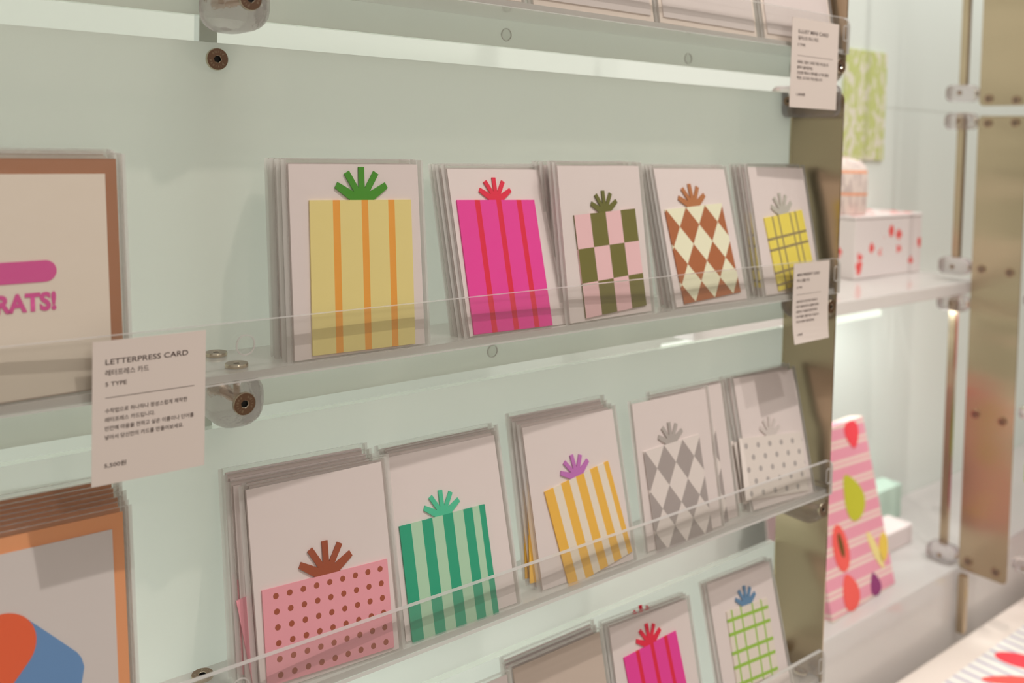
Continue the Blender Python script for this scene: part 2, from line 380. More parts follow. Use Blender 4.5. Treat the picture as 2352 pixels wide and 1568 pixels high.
# ------------------------------------------------------------------ far bay: rod, clamps, shelf, counter, table
rod(1.315, .150, .05, .6, .010, 'upper slim steel rod in front of the far mint wall', 'slim steel rods in the far bay', dy=.012)
rod(1.315, .150, -.235, .0, .010, 'middle slim steel rod above the far shelf', 'slim steel rods in the far bay', dy=.012)
rod(1.315, .150, -.722, -.305, .010, 'lower slim steel rod between far shelf and counter', 'slim steel rods in the far bay', dy=.012)
rod(1.300, .1085, -.849, -.752, .012, 'short dark steel bar in front of the far counter', 'slim steel rods in the far bay', dy=.012)
GF = 'small clear clamps in the far bay'
def far_clamp(x, y, z, label, s=1.):
    t = empty('clear_clamp', label, 'shelf clamp', Matrix.Translation((x, y, z)), GF)
    bm = bmesh.new(); rblock(bm, (0, 0, 0), (.036*s, .046*s, .028*s), .0095*s); obj('clamp_body', bm, M['clearblock'], t, smooth=True)
    bolt((x-.018*s, y-.004, z), (-1, 0, 0), t, .55*s, letters=False); bolt((x, y-.023*s, z), (0, -1, 0), t, .6*s, letters=False)
    return t
far_clamp(1.31, .1495, .0385, 'small clear clamp on the far rod, upper of the top pair')
far_clamp(1.31, .1495, -.0075, 'small clear clamp on the far rod, lower of the top pair')
far_clamp(1.31, .1495, -.2475, 'small clear clamp sitting on top of the far shelf end')
far_clamp(1.31, .1495, -.3085, 'small clear clamp hanging under the far shelf end')
far_clamp(1.31, .1495, -.7310, 'small clear clamp at the foot of the far rod on the counter')
far_clamp(1.333, .030, -.290, 'small clear clamp at the right photo edge beside the middle upright screws', .7)
far_clamp(1.333, .030, -.470, 'small clear clamp at the right photo edge below the pink pouch', .7)
far_clamp(1.333, .030, -.715, 'small clear clamp at the right photo edge beside the upright foot', .7)
t = empty('white_shelf', 'milky white acrylic shelf carrying the patterned gift boxes', 'shelf', Matrix.Translation((1.0, .235, -.272)))
bm = bmesh.new(); box(bm, -.37, .375, -.105, .1045, -.020, 0); obj('shelf_board', bm, M['white_shelf'], t, bevel=.002)
bm = bmesh.new(); prism(bm, [(.13, -.0405), (.215, -.0405), (.235, -.0205), (.13, -.0205)][::1], -.04, .03); obj('shelf_bracket', bm, M['white_shelf'], t)
bm = bmesh.new(); box(bm, .655, 1.150, .185, .205, -.322, -.3115); o = obj('light_bar', bm, M['led'], None, bevel=.002); tag(o, 'glowing white light bar just below the far white shelf', 'lamp')
bm = bmesh.new(); box(bm, .66, .68, -.022, -.005, -.3115, -.292); 
bm.free()
bm = bmesh.new(); box(bm, .63, 2.5, .12, .339, -1.2, -.7455); o = obj('display_counter', bm, M['white_shelf'], bevel=.003); tag(o, 'white display counter carrying the pink striped fruit notebook', 'counter')
bm = bmesh.new(); box(bm, .68, 2.4, -.5, .1005, -.90, -.8505); o = obj('display_table', bm, paper('cream_table_top', S(235, 222, 212, 1.1), .5), bevel=.004)
tag(o, 'cream display table at the bottom right corner under striped paper', 'table')

# ------------------------------------------------------------------ patterned papers
def stripes(name, base, col, bands, rough=.65, axis=0):
    n = N(name); u = n.uv()[axis]; f = None
    for lo, hi in bands:
        b = n.band(u, lo, hi); f = b if f is None else n.math('MAXIMUM', f, b)
    return n.done(n.prin(n.mix(f, base, col), rough, spec=.2, bump=n.bump(900, .2, .0001)))
def checker(name, a, b, nu, nv, off=0):
    n = N(name); u, v = n.uv(); s_ = n.math('ADD', n.math('FLOOR', n.math('MULTIPLY', u, nu)), n.math('FLOOR', n.math('MULTIPLY_ADD', v, nv, off)))
    return n.done(n.prin(n.mix(n.math('FLOORED_MODULO', s_, 2.), a, b), .55, spec=.25))
def argyle(name, a, b, w, h, u0, v0, lines=False):
    n = N(name); u, v = n.uv(); uu_ = n.math('DIVIDE', n.math('SUBTRACT', u, u0), w); vv = n.math('DIVIDE', n.math('SUBTRACT', v, v0), h)
    s_ = n.math('ADD', n.math('FLOOR', n.math('ADD', uu_, vv)), n.math('FLOOR', n.math('SUBTRACT', uu_, vv)))
    f = n.math('FLOORED_MODULO', s_, 2.)
    if lines: f = n.math('MULTIPLY', f, n.math('MULTIPLY_ADD', n.math('GREATER_THAN', n.math('FRACT', n.math('MULTIPLY', u, 55)), .28), .35, .65))
    return n.done(n.prin(n.mix(f, b, a), .6, spec=.2))
def dots(name, base, col, nu, nv, r, asp, stag=False, u0=0., v0=0.):
    n = N(name); u, v = n.uv(); vv = n.math('MULTIPLY_ADD', v, nv, v0); uu_ = n.math('MULTIPLY_ADD', u, nu, u0)
    if stag: uu_ = n.math('ADD', uu_, n.math('MULTIPLY', n.math('FLOORED_MODULO', n.math('FLOOR', vv), 2.), .5))
    a = n.math('SUBTRACT', n.math('FRACT', uu_), .5); b = n.math('MULTIPLY', n.math('SUBTRACT', n.math('FRACT', vv), .5), asp)
    d = n.math('SQRT', n.math('ADD', n.math('MULTIPLY', a, a), n.math('MULTIPLY', b, b)))
    return n.done(n.prin(n.mix(n.math('MULTIPLY', n.math('LESS_THAN', d, r), n.math('GREATER_THAN', u, .04)), base, col), .6, spec=.2, bump=n.bump(900, .2, .0001)))
def plaid(name, base, col, us, vs, wu, wv):
    n = N(name); u, v = n.uv(); f = None
    for c_, ax, w_ in [(x, u, wu) for x in us]+[(x, v, wv) for x in vs]:
        b = n.band(ax, c_-w_/2, c_+w_/2); f = b if f is None else n.math('MAXIMUM', f, b)
    return n.done(n.prin(n.mix(f, base, col), .6, spec=.2))
K = 1.18
def L_(r, g, b): return S(r, g, b, K)
PAT = {
 'yellow': stripes('yellow_orange_striped_card', L_(226, 210, 140), L_(236, 160, 66), [(.215, .282), (.492, .557), (.760, .825)]),
 'magenta': stripes('magenta_red_striped_card', L_(228, 58, 152), L_(220, 24, 62), [(.218, .283), (.490, .555), (.757, .822)]),
 'checker': checker('pink_olive_checked_card', L_(236, 190, 194), L_(112, 108, 50), 4, 3, 0),
 'argyle': argyle('brown_cream_diamond_card', L_(168, 98, 56), L_(230, 228, 200), .335, .40, .355, 1.0),
 'plaid': plaid('yellow_plaid_card', L_(232, 214, 92), L_(150, 134, 92), (.20, .35, .66, .80), (.70, .55, .24, .08), .035, .035),
 'dots': dots('pink_brown_dotted_card', L_(232, 158, 170), L_(158, 78, 52), 9.6, 6.06, .205, 1.03, False, -.46, 0.),
 'green': stripes('green_striped_card', L_(172, 208, 178), L_(34, 158, 122), [(0, .125), (.25, .37), (.49, .61), (.735, .845), (.93, 1.01)]),
 'orange': stripes('orange_striped_card', L_(228, 216, 200), L_(246, 180, 74), [(0, .13), (.245, .37), (.475, .60), (.70, .82), (.925, 1.01)]),
 'grey': argyle('grey_white_diamond_card', L_(158, 148, 146), L_(224, 214, 210), .335, .40, .355, 1.0, True),
 'whitedot': dots('white_grey_dotted_card', L_(224, 214, 208), L_(176, 168, 166), 5.4, 5.2, .15, .62, True),
 'bluegrid': plaid('green_grid_card', L_(222, 212, 200), L_(150, 190, 74), (.12, .34, .62, .84), (.88, .70, .46, .28, .06), .035, .045),
}
BOW = {k: paper(k+'_bow_paper', c) for k, c in {
 'yellow': L_(66, 142, 30), 'magenta': L_(222, 30, 66), 'checker': L_(104, 104, 46), 'argyle': L_(176, 112, 66), 'plaid': L_(186, 182, 172),
 'dots': L_(156, 76, 48), 'green': L_(74, 190, 150), 'orange': L_(190, 112, 184), 'grey': L_(176, 168, 164), 'whitedot': L_(206, 196, 192), 'bluegrid': L_(94, 132, 168)}.items()}
def uvbox(bm, w, h, y0, y1, x0=None, z0=0.):
    """box with a unit UV on its front"""
    if x0 is None: x0 = -w/2
    uvl = bm.loops.layers.uv.verify(); box(bm, x0, x0+w, y0, y1, z0, z0+h)
    for f in bm.faces:
        for l in f.loops: l[uvl].uv = ((l.vert.co.x-x0)/w, (l.vert.co.z-z0)/h)
def bow_bm(s, y0, y1):
    w2 = .00215*s; ang = [28, 59, 90, 121, 152]; RR = [.0212, .0214, .0220, .0214, .0212]; tips, val = [], []
    for k, (a, R_) in enumerate(zip(ang, RR)):
        a = math.radians(a); d = Vector((math.cos(a), math.sin(a))); p = Vector((-d.y, d.x)); R_ *= s
        tips.append((tuple(d*R_-p*w2), tuple(d*R_+p*w2)))
        if k < 4:
            m = math.radians((ang[k]+ang[k+1])/2); val.append((math.cos(m)*.0081*s, math.sin(m)*.0081*s))
    root = [(.0088*s, 0)]+val+[(-.0088*s, 0)]
    bm = bmesh.new(); F = [bm.verts.new((x, y0, z)) for x, z in root]; B = [bm.verts.new((x, y1, z)) for x, z in root]
    bm.faces.new(F); bm.faces.new(B[::-1]); bm.faces.new((F[0], F[-1], B[-1], B[0]))
    for k in range(5):
        (ax, az), (bx_, bz_) = tips[k]
        f1, f2 = bm.verts.new((ax, y0, az)), bm.verts.new((bx_, y0, bz_)); g1, g2 = bm.verts.new((ax, y1, az)), bm.verts.new((bx_, y1, bz_))
        bm.faces.new((F[k], f1, f2, F[k+1])); bm.faces.new((B[k+1], g2, g1, B[k]))
        bm.faces.new((F[k], B[k], g1, f1)); bm.faces.new((f1, g1, g2, f2)); bm.faces.new((f2, g2, B[k+1], F[k+1]))
    return bm
SLW, SLH = .096, .1245
_protos = {}
def film_bm(w, h, y0, y1):
    bm = bmesh.new(); nx, nz_ = 6, 8
    def yy(i, j, y, s_): 
        e = min(i, nx-i, j, nz_-j); return y + s_*(0 if e == 0 else .0005*min(e, 2)) + (random.uniform(-.00012, .00012) if e else 0)
    grids = []
    for y, s_ in ((y0, -1), (y1, 1)):
        g = [[bm.verts.new((-w/2+w*i/nx, yy(i, j, y, s_), h*j/nz_)) for j in range(nz_+1)] for i in range(nx+1)]; grids.append(g)
        for i in range(nx):
            for j in range(nz_): bm.faces.new((g[i][j], g[i+1][j], g[i+1][j+1], g[i][j+1]))
    a, b = grids
    rim = [(i, 0) for i in range(nx)]+[(nx, j) for j in range(nz_)]+[(i, nz_) for i in range(nx, 0, -1)]+[(0, j) for j in range(nz_, 0, -1)]
    for k in range(len(rim)):
        i, j = rim[k]; p, q = rim[(k+1) % len(rim)]; f = bm.faces.new((a[i][j], a[p][q], b[p][q], b[i][j])); f.material_index = 1
    # sealed margin strips
    for x0_, x1_ in ((-w/2-.0028, -w/2), (w/2, w/2+.0028)):
        v = [bm.verts.new(c) for c in ((x0_, .0004, 0), (x1_, .0004, 0), (x1_, .0004, h), (x0_, .0004, h))]; f = bm.faces.new(v); f.material_index = 1
    return bm
def present(kind, O, lean, yaw, srot, bw, bh, bx, bz, brot, label, group, bs=1., bowx=0., front=True, sx=0., W_=SLW, H_=SLH):
    """one sleeved present card: film sleeve, envelope, die-cut card with its bow. O on the tray, local z up the card."""
    t = empty('present_card', label, 'greeting card', frame(O, math.radians(lean), math.radians(yaw), math.radians(srot)), group)
    key = (kind, bw, bh)
    if key not in _protos:
        b1 = bmesh.new(); uvbox(b1, bw, bh, -.0013, -.0001)
        b3 = bow_bm(bs, -.0012, -.0002)
        me = []
        for nm, b_, ms in (('card', b1, [PAT[kind]]), ('bow', b3, [BOW[kind]])):
            bmesh.ops.recalc_face_normals(b_, faces=b_.faces); m_ = bpy.data.meshes.new(nm); b_.to_mesh(m_); b_.free()
            for x in ms: m_.materials.append(x)
            me.append(m_)
        _protos[key] = me
    kz = (W_, H_)
    if kz not in _protos:
        b0 = bmesh.new(); box(b0, -W_/2, W_/2, 0, .0027, .001, H_); f0 = film_bm(W_+.004, H_+.003, -.0015, .0030)
        m0 = bpy.data.meshes.new('envelope'); b0.to_mesh(m0); b0.free(); m0.materials.append(M['envelope'])
        m1 = bpy.data.meshes.new('film_sleeve'); bmesh.ops.recalc_face_normals(f0, faces=f0.faces); f0.to_mesh(m1); f0.free(); m1.materials.append(M['film']); m1.materials.append(M['film_seam'])
        _protos[kz] = [m0, m1]
    e = bpy.data.objects.new('envelope', _protos[kz][0]); COL.objects.link(e); e.parent = t; e.location.x = sx
    f = bpy.data.objects.new('film_sleeve', _protos[kz][1]); COL.objects.link(f); f.parent = t; f.location.x = sx
    c = bpy.data.objects.new('card', _protos[key][0]); COL.objects.link(c); c.parent = t
    mt = Matrix.Translation((bx, 0, bz)) @ Matrix.Rotation(-math.radians(brot), 4, 'Y') @ Matrix.Translation((0, 0, -bh/2)); c.matrix_local = mt
    w = bpy.data.objects.new('bow', _protos[key][1]); COL.objects.link(w); w.parent = c; w.location = (bowx, 0, bh)
    return t
# kind, plate z, sleeve x, lean, yaw, sleeve rot, card w, h, (card x, card height of centre), card rot, bow scale, rear copies, description
CARDS = [
 ('yellow', Z1, .0802, 7.0, -.2, 0, .0758, .0982, .0825-.0802, .0515, -.9, 1., 5, 'yellow card with three orange stripes and green bow', 'leftmost on the middle tray'),
 ('magenta', Z1, .2140, 16.5, 1.1, -.6, .0751, .0986, .2072-.2140, .0508, -.6, .80, 3, 'magenta card with three red stripes and red bow', 'beside the yellow one'),
 ('checker', Z1, .3091, 9.3, 2.2, 0, .0723, .0816, .3120-.3091, .0457, 2.6, .80, 5, 'pink and olive green checked card with an olive bow', 'on the middle tray'),
 ('argyle', Z1, .4352, 15.6, -.7, -.4, .0781, .0838, .4330-.4352, .0473, 3.5, .96, 3, 'brown and cream diamond card with a light brown bow', 'on the middle tray'),
 ('plaid', Z1, .5580, 12.6, 2.5, -.8, .0683, .0713, .5612-.5580, .0423, 5.8, .96, 3, 'yellow plaid card with pale grey bow', 'on the middle tray beside the steel upright'),
 ('dots', Z2, .0629, 14.1, -4.3, .8, .0880, .0570, .0004, .0325, -1.0, .96, 4, 'pink card with brown dots and brown bow', 'leftmost on the lower tray'),
 ('green', Z2, .1675, 16.5, -1.6, 0, .0738, .0780, .1606-.1675, .0375, -.1, .80, 3, 'green striped card with a mint green bow', 'on the lower tray'),
 ('orange', Z2, .2922, 14.6, -3.1, .6, .0703, .0770, .2980-.2922, .0400, 9.2, .80, 3, 'tilted orange and white striped card with a purple bow', 'on the lower tray'),
 ('grey', Z2, .4090, 11.6, -1.1, 0, .0721, .0865, .4052-.4090, .0415, 2.0, .82, 2, 'grey and white diamond card with a grey bow', 'on the lower tray'),
 ('whitedot', Z2, .5550, 15.5, -.6, -2.0, .0973, .0571, .5471-.5550, .0365, -4.0, .82, 2, 'white card with small grey dots', 'on the lower tray beside the steel upright'),
 ('magenta', Z3, .3970, 14.9, -3.5, 0, .0652, .0800, .3957-.3970, .0600, 4.6, .80, 2, 'lower magenta card with red stripes', 'cut off by the bottom edge'),
 ('bluegrid', Z3, .5301, 16.5, -1.2, -1.2, .0621, .0700, .5314-.5301, .0590, -1.6, .80, 1, 'cream card with light green grid lines and blue bow', 'low beside the steel upright'),
]
# where the rear copies of a stack stand out: (dx, dz, sleeve rot, card dx, card rot)
REAR = {('yellow', 0): [(-.0012, 0, 0, 0, 0), (.0006, 0, .4, 0, 0), (-.002, 0, -.3, 0, 0), (-.0005, 0, .2, 0, 0), (-.001, 0, 0, 0, 0)],
 ('dots', 0): [(.003, 0, .5, .002, 1), (-.006, .001, .6, -.004, 8), (-.008, .004, 0, -.004, -1), (-.009, .007, .2, -.004, 0)],
 ('grey', 0): [(.029, 0, .3, 0, 1), (.033, .001, 0, 0, 0)],
 ('green', 0): [(0, .001, 0, 0, 0), (.006, .001, .3, .004, 2), (.002, .002, 0, 0, 0)],
 ('orange', 0): [(-.003, .001, 0, -.0205, -9), (-.005, .003, 0, -.0195, -9), (-.004, .006, .5, -.006, 0)],
 ('plaid', 0): [(-.001, 0, 0, -.0175, -5), (-.003, 0, 0, -.0165, -5), (-.004, 0, 0, -.008, 0)],
 ('checker', 0): [(0, 0, .3, 0, 0), (.001, 0, -.8, -.0135, 0), (-.001, 0, .2, .004, 0), (-.002, 0, .5, 0, 0), (-.002, 0, 0, 0, 0)],
}
seen = {}
for (kind, zp, sx, lean, yaw, srot, bw, bh, bx, bz, brot, bs, nrear, desc, where) in CARDS:
    idx = seen.get(kind, 0); seen[kind] = idx+1
    grp = 'sleeved present cards: '+desc
    present(kind, (sx, -.0545, zp), lean, yaw, srot, bw, bh, bx, bz, brot, desc+', '+where, None, bs)
    rr_ = REAR.get((kind, idx))
    for j in range(nrear):
        dx, dz, sr, cdx, crot = rr_[j] if rr_ else (random.uniform(-.003, .001), 0, random.uniform(-.5, .5), 0, 0)
        present(kind, (sx+dx, -.0545+.0046*(j+1), zp+dz), lean-.5*(j+1)*(1 if lean > 13 else 0), yaw, sr, bw, bh, bx+cdx, bz+(.029 if kind == 'green' and j == 1 else .012 if zp == Z3 and kind == 'magenta' and j == 1 else 0), crot+brot*.3,
                ('sleeve directly behind the ', 'second sleeve behind the ', 'third sleeve behind the ', 'fourth sleeve behind the ', 'fifth sleeve behind the ')[j]+desc.split(' with')[0]+(' on the lowest tray' if zp == Z3 else ' on its tray'), grp, bs)

# plain blank sleeves on the lowest tray and white cards on the top tray
def blank(name, O, lean, W_, H_, label, group, mat, yaw=0, rot=0, n_extra=0, thick=.0012):
    t = empty(name, label, 'greeting card', frame(O, math.radians(lean), math.radians(yaw), math.radians(rot)), group)
    bm = bmesh.new(); box(bm, -W_/2, W_/2, 0, thick, .001, H_); obj('envelope', bm, mat, t)
    obj('film_sleeve', film_bm(W_+.004, H_+.003, -.0018, thick+.0012), [M['film'], M['film_seam']], t)
    return t
M['blank'] = paper('pale_taupe_envelope', S(205, 188, 176, 1.05))
for j, (dx, dz) in enumerate(((0, 0), (-.003, .001), (-.001, .003))):
    blank('sleeved_card', (.289+dx, -.0545+.0046*j, Z3), 15, .096, .127+dz, 'blank taupe sleeved card on the lowest tray left of the magenta one' if j == 0 else ('', 'nearer', 'rearmost')[j]+' sleeve behind the blank taupe card on the lowest tray', None if j == 0 else 'sleeves behind the blank taupe card', M['blank'] if j == 0 else M['envelope'], rot=0)
blank('sleeved_card', (.185, -.0545, Z3), 14, .096, .126, 'blank white sleeved card on the lowest tray, cut off by the bottom edge', None, M['envelope'])
M['warmwhite'] = paper('warm_white_card', S(238, 222, 212, 1.12))
for x, w, lab, rt in ((.140, .134, 'white mini card on the top tray, leftmost of the row, cut off above', .6), (.2835, .130, 'white mini card on the top tray, second from the left', 0),
                  (.4215, .131, 'white mini card on the top tray behind the end of the row', -.5), (.5560, .114, 'white mini card on the top tray next to the steel upright', 0)):
    for j in range(2):
        t = blank('mini_card', (x+.003*j, -.053+.0055*j, Z0), 11, w, .17, lab if j == 0 else 'rear card behind the '+lab.replace(' mini card on the top tray', ' card on the top tray', 1).replace(', cut off above', '').replace(' next to the steel upright', ' by the upright'), None if j == 0 else 'rear white mini cards on the top tray', M['warmwhite'], rot=rt if j == 0 else -rt-.6, thick=.002)
        if j == 0:
            bm = bmesh.new(); box(bm, -w/2+.004, w/2-.004, -.0010, -.0001, .006, .15); obj('folded_insert', bm, M['envelope'], t)

# ------------------------------------------------------------------ letterpress cards on the left
def poly(name, pts, y0, y1, mat, parent):
    bm = bmesh.new(); prism(bm, pts, y0, y1); bmesh.ops.triangulate(bm, faces=[f for f in bm.faces if len(f.verts) > 4]); return obj(name, bm, mat, parent)
def arc(cx, cz, r, a0, a1, n_=14): return [(cx+r*math.cos(math.radians(a0+(a1-a0)*i/n_)), cz+r*math.sin(math.radians(a0+(a1-a0)*i/n_))) for i in range(n_+1)]
def letter(O, lean, yaw, env, right, top, label, group, env_name, front_card=None, cright=0, ctop=0, cmat=None, Wd=.166, crot=0.):
    t = empty('letterpress_card', label, 'greeting card', frame(O, math.radians(lean), math.radians(yaw)), group)
    bm = bmesh.new(); box(bm, right-Wd, right, 0, .0012, .001, top); obj(env_name, bm, env, t)
    fo = obj('film_sleeve', film_bm(Wd+.005, top+.003, -.0026, .0020), [M['film'], M['film_seam']], t); fo.location.x = right-Wd/2
    if cmat:
        bm = bmesh.new(); box(bm, cright-Wd+.016, cright, -.0013, -.0001, .0015, ctop); c = obj('card', bm, cmat, t)
        c.rotation_euler.y = -math.radians(crot); return t, c
    return t, None
M['pink_ink'] = paper('raspberry_pink_ink', L_(206, 82, 146)); M['red_ink'] = paper('vermilion_ink', L_(240, 98, 58)); M['blue_ink'] = paper('cornflower_blue_ink', L_(102, 144, 194))
t, c = letter((-.0962, -.0545, Z1), 8.3, 2.8, M['kraft'], .0272, .1272, 'letterpress card with pink bar and CONGRATS lettering on brown envelope, top left', None, 'kraft_envelope', True, .0206, .1187, M['cream'])
poly('printed_bar', [(-.095, .0612), (-.0118, .0612)]+arc(-.0118, .0669, .0057, -90, 90)+[(-.095, .0726)], -.0016, -.0012, M['pink_ink'], c)
bm = bmesh.new(); text_bm(bm, [('CONGRATS!', -.0710, .0466, .0642, .0094, .045)], -.0016)
for v in bm.verts: v.co.z += .0008*math.sin((v.co.x+.0390)*60)*0
obj('printed_lettering', bm, M['pink_ink'], c, normals=False)
for j in range(5):
    letter((-.0962-.001*(j % 2), -.0545+.0052*(j+1), Z1), 8.3-.3*j, 2.8, M['kraft'] if j == 4 else M['cream'], .0272-.001*(j % 3), .1272+.0004*j, ('first', 'second', 'third', 'fourth', 'fifth', 'sixth', 'seventh')[j]+' sleeved card behind the pink CONGRATS letterpress card', 'letterpress cards behind the CONGRATS card', 'kraft_envelope')
t, c = letter((-.0982, -.0545, Z2), 11.3, -.5, M['orange_env'], .0352, .1300, 'letterpress card with red and blue capsule shape on orange envelope, bottom left', None, 'orange_envelope', True, .0288, .1216, M['cream'], crot=0)
c.data.materials.clear(); c.data.materials.append(paper('pale_grey_card', S(216, 208, 206, 1.1), .7))
# capsule: blue side swept from the red end
zo = .005
poly('printed_blue_shape', [(-.10, .02+zo), (-.02, .005+zo), (.004, .025+zo), (.0095, .038+zo), (.0112, .047+zo), (.0100, .0520+zo), (.0078, .0556+zo), (.0050, .0585+zo), (-.0053, .0691+zo), (-.0157, .0796+zo), (-.030, .085+zo), (-.10, .06+zo)], -.0015, -.0012, M['blue_ink'], c)
poly('printed_red_shape', [(-.10, .02+zo), (-.046, .026+zo), (-.0239, .0495+zo)]+arc(-.0292, .0692+zo, .0170, -35, 95)+[(-.10, .080+zo)], -.0018, -.0015, M['red_ink'], c)
for j in range(7):
    letter((-.0982-.0005*(j % 2), -.0545+.0045*(j+1), Z2), 11.3-.45*j, -.5, M['orange_env'], .0348+.0004*(j % 3), .1300+.0014*(j+1), ('first', 'second', 'third', 'fourth', 'fifth', 'sixth', 'seventh')[j]+' orange sleeved card behind the red and blue capsule card', 'letterpress cards behind the capsule card', 'orange_envelope')

# ------------------------------------------------------------------ price tags
def price_tag(x0, z1, w, h, items, label, rule, curl=0., rot=0., y=-.0640):
    t = empty('price_tag', label, 'price tag', Matrix.Translation((x0, y, z1)) @ Matrix.Rotation(rot, 4, 'Y'))
    bm = bmesh.new(); k = 14
    cv = lambda z: -curl*(max(0, -z/h-.55)/.45)**2
    a, b = [], []
    for i in range(k+1):
        z = -h*i/k; a.append((bm.verts.new((0, cv(z), z)), bm.verts.new((w, cv(z)*.6, z)))); b.append((bm.verts.new((0, cv(z)+.0003, z)), bm.verts.new((w, cv(z)*.6+.0003, z))))
    for i in range(k):
        bm.faces.new((a[i][0], a[i][1], a[i+1][1], a[i+1][0])); bm.faces.new((b[i][0], b[i+1][0], b[i+1][1], b[i][1]))
        bm.faces.new((a[i][0], a[i+1][0], b[i+1][0], b[i][0])); bm.faces.new((a[i][1], b[i][1], b[i+1][1], a[i+1][1]))
    bm.faces.new((a[0][0], b[0][0], b[0][1], a[0][1])); bm.faces.new((a[k][0], a[k][1], b[k][1], b[k][0]))
    obj('paper', bm, M['tag'], t)
    bm = bmesh.new(); text_bm(bm, items, -.00012)
    x_, z_, w_ = rule; v = [bm.verts.new(p) for p in ((x_, -.00012, z_-.00013), (x_+w_, -.00012, z_-.00013), (x_+w_, -.00012, z_+.00013), (x_, -.00012, z_+.00013))]; bm.faces.new(v)
    for v in bm.verts: v.co.y += cv(v.co.z)*(1-.4*v.co.x/w)
    obj('printed_text', bm, M['ink'], t, normals=False)
    # tape strip over the lip edge
    bm = bmesh.new(); box(bm, w*.25, w*.75, -.0002, -.00005, -.004, 0); bm.free()
    return t
T1 = [('LETTERPRESS CARD', .0066, -.0130, .0442, .0029, .004), ('레터프레스 카드', .0066, -.0188, .0226, .0031, .002), ('5 TYPE', .0066, -.0247, .0110, .0022, .006),
      ('수작업으로 하나하나 정성스럽게 제작한', .0066, -.0392, .0440, .0024, .004), ('레터프레스 카드입니다.', .0066, -.0440, .0262, .0024, .004),
      ('빈칸에 마음을 전하고 싶은 이름이나 단어를', .0066, -.0488, .0478, .0024, .004), ('넣어서 당신만의 카드를 만들어보세요.', .0066, -.0536, .0420, .0024, .004), ('5,500원', .0064, -.0690, .0113, .0025, .006)]
price_tag(-.0886, -.1705, .0609, .0783, T1, 'white price tag reading LETTERPRESS CARD hanging on the middle tray, left', (.0066, -.0310, .0478))
T2 = [('MINI PRESENT CARD', .0060, -.0125, .0375, .0026, .01), ('미니 선물 카드', .0060, -.0182, .0210, .0028, .01), ('10 TYPE', .0060, -.0245, .0085, .0019, .01),
      ('선물 모양으로 만든 작은 카드입니다', .0060, -.0385, .0350, .0023, .01), ('작은 마음을 담아서 선물해 보세요', .0060, -.0434, .0375, .0023, .01),
      ('생일이나 기념일에 함께 전하면', .0060, -.0483, .0350, .0023, .01), ('더욱 특별한 선물이 될 수 있습니다', .0060, -.0532, .0380, .0023, .01), ('카드와 봉투가 들어있어요', .0060, -.0580, .0300, .0023, .01), ('1,500원', .0058, -.0700, .0090, .0022, .01)]
price_tag(.5417, -.1690, .0603, .0775, T2, 'small white price tag reading MINI PRESENT CARD at the right end of the middle tray', (.0060, -.0305, .0405), curl=.004)
T3 = [('ILLUST MINI CARD', .0100, -.0140, .0500, .0034, .01), ('일러스트 미니 카드', .0100, -.0200, .0330, .0034, .01), ('5 TYPE', .0095, -.0262, .0120, .0023, .01),
      ('귀여운 그림이 그려진 작은 카드입니다', .0098, -.0425, .0520, .0028, .01), ('봉투가 들어있어요.', .0098, -.0475, .0260, .0028, .01),
      ('간단한 메모나 편지를 쓰기에 좋은', .0098, -.0525, .0530, .0028, .01), ('작은 크기의 카드입니다', .0098, -.0575, .0420, .0028, .01), ('1,000원', .0098, -.0730, .0140, .0027, .01)]
price_tag(.5240, .0650, .0775, .0845, T3, 'white price tag reading ILLUST MINI CARD at the right end of the top tray', (.0098, -.0352, .0590), y=-.0645)

# ------------------------------------------------------------------ goods in the far bay
def blob(parent, name, cx, cz, rx, rz, y, mat, rot=0., pear=0.):
    P = []
    for i in range(24):
        a = 2*math.pi*i/24; x = rx*math.cos(a)*(1-pear*math.sin(a)); z = rz*math.sin(a)
        P.append((cx+x*math.cos(rot)-z*math.sin(rot), cz+x*math.sin(rot)+z*math.cos(rot)))
    bm = bmesh.new(); prism(bm, P, y-.0004, y+.0002); return obj(name, bm, mat, parent)
# white gift box with red flower marks
n = N('white_paper_red_flowers'); tcx = n.n('ShaderNodeTexCoord'); vo = n.n('ShaderNodeTexVoronoi'); vo.inputs['Scale'].default_value = 30; vo.inputs['Randomness'].default_value = .65
n.t.links.new(tcx.outputs['Object'], vo.inputs['Vector']); nzz = n.n('ShaderNodeTexNoise'); nzz.inputs['Scale'].default_value = 170; n.t.links.new(tcx.outputs['Object'], nzz.inputs['Vector'])
dd = n.math('LESS_THAN', n.math('ADD', vo.outputs['Distance'], n.math('MULTIPLY', nzz.outputs[0], .55)), .57)
M['flowers'] = n.done(n.prin(n.mix(dd, S(230, 220, 218, 1.1), L_(226, 86, 84)), .5, spec=.3))
t = empty('gift_box', 'white gift box with scattered red flowers on the far white shelf', 'gift box', Matrix.Translation((1.150, .236, -.2715)))
bm = bmesh.new(); box(bm, 0, .213, 0, .098, 0, .098); obj('box_body', bm, M['flowers'], t, bevel=.002)
bm = bmesh.new(); box(bm, -.001, .214, -.001, .099, .0985, .104); obj('lid', bm, M['flowers'], t, bevel=.002)
n = N('white_orange_banded_paper'); tcx = n.n('ShaderNodeTexCoord'); q = n.n('ShaderNodeSeparateXYZ'); n.t.links.new(tcx.outputs['Object'], q.inputs[0])
nzz = n.n('ShaderNodeTexNoise'); nzz.inputs['Scale'].default_value = 130; mpp = n.n('ShaderNodeMapping'); mpp.inputs['Scale'].default_value = (1, 1, .3); n.t.links.new(tcx.outputs['Object'], mpp.inputs[0]); n.t.links.new(mpp.outputs[0], nzz.inputs['Vector'])
b1 = n.math('LESS_THAN', n.math('FRACT', n.math('MULTIPLY_ADD', q.outputs['Z'], 27, .15)), .12)
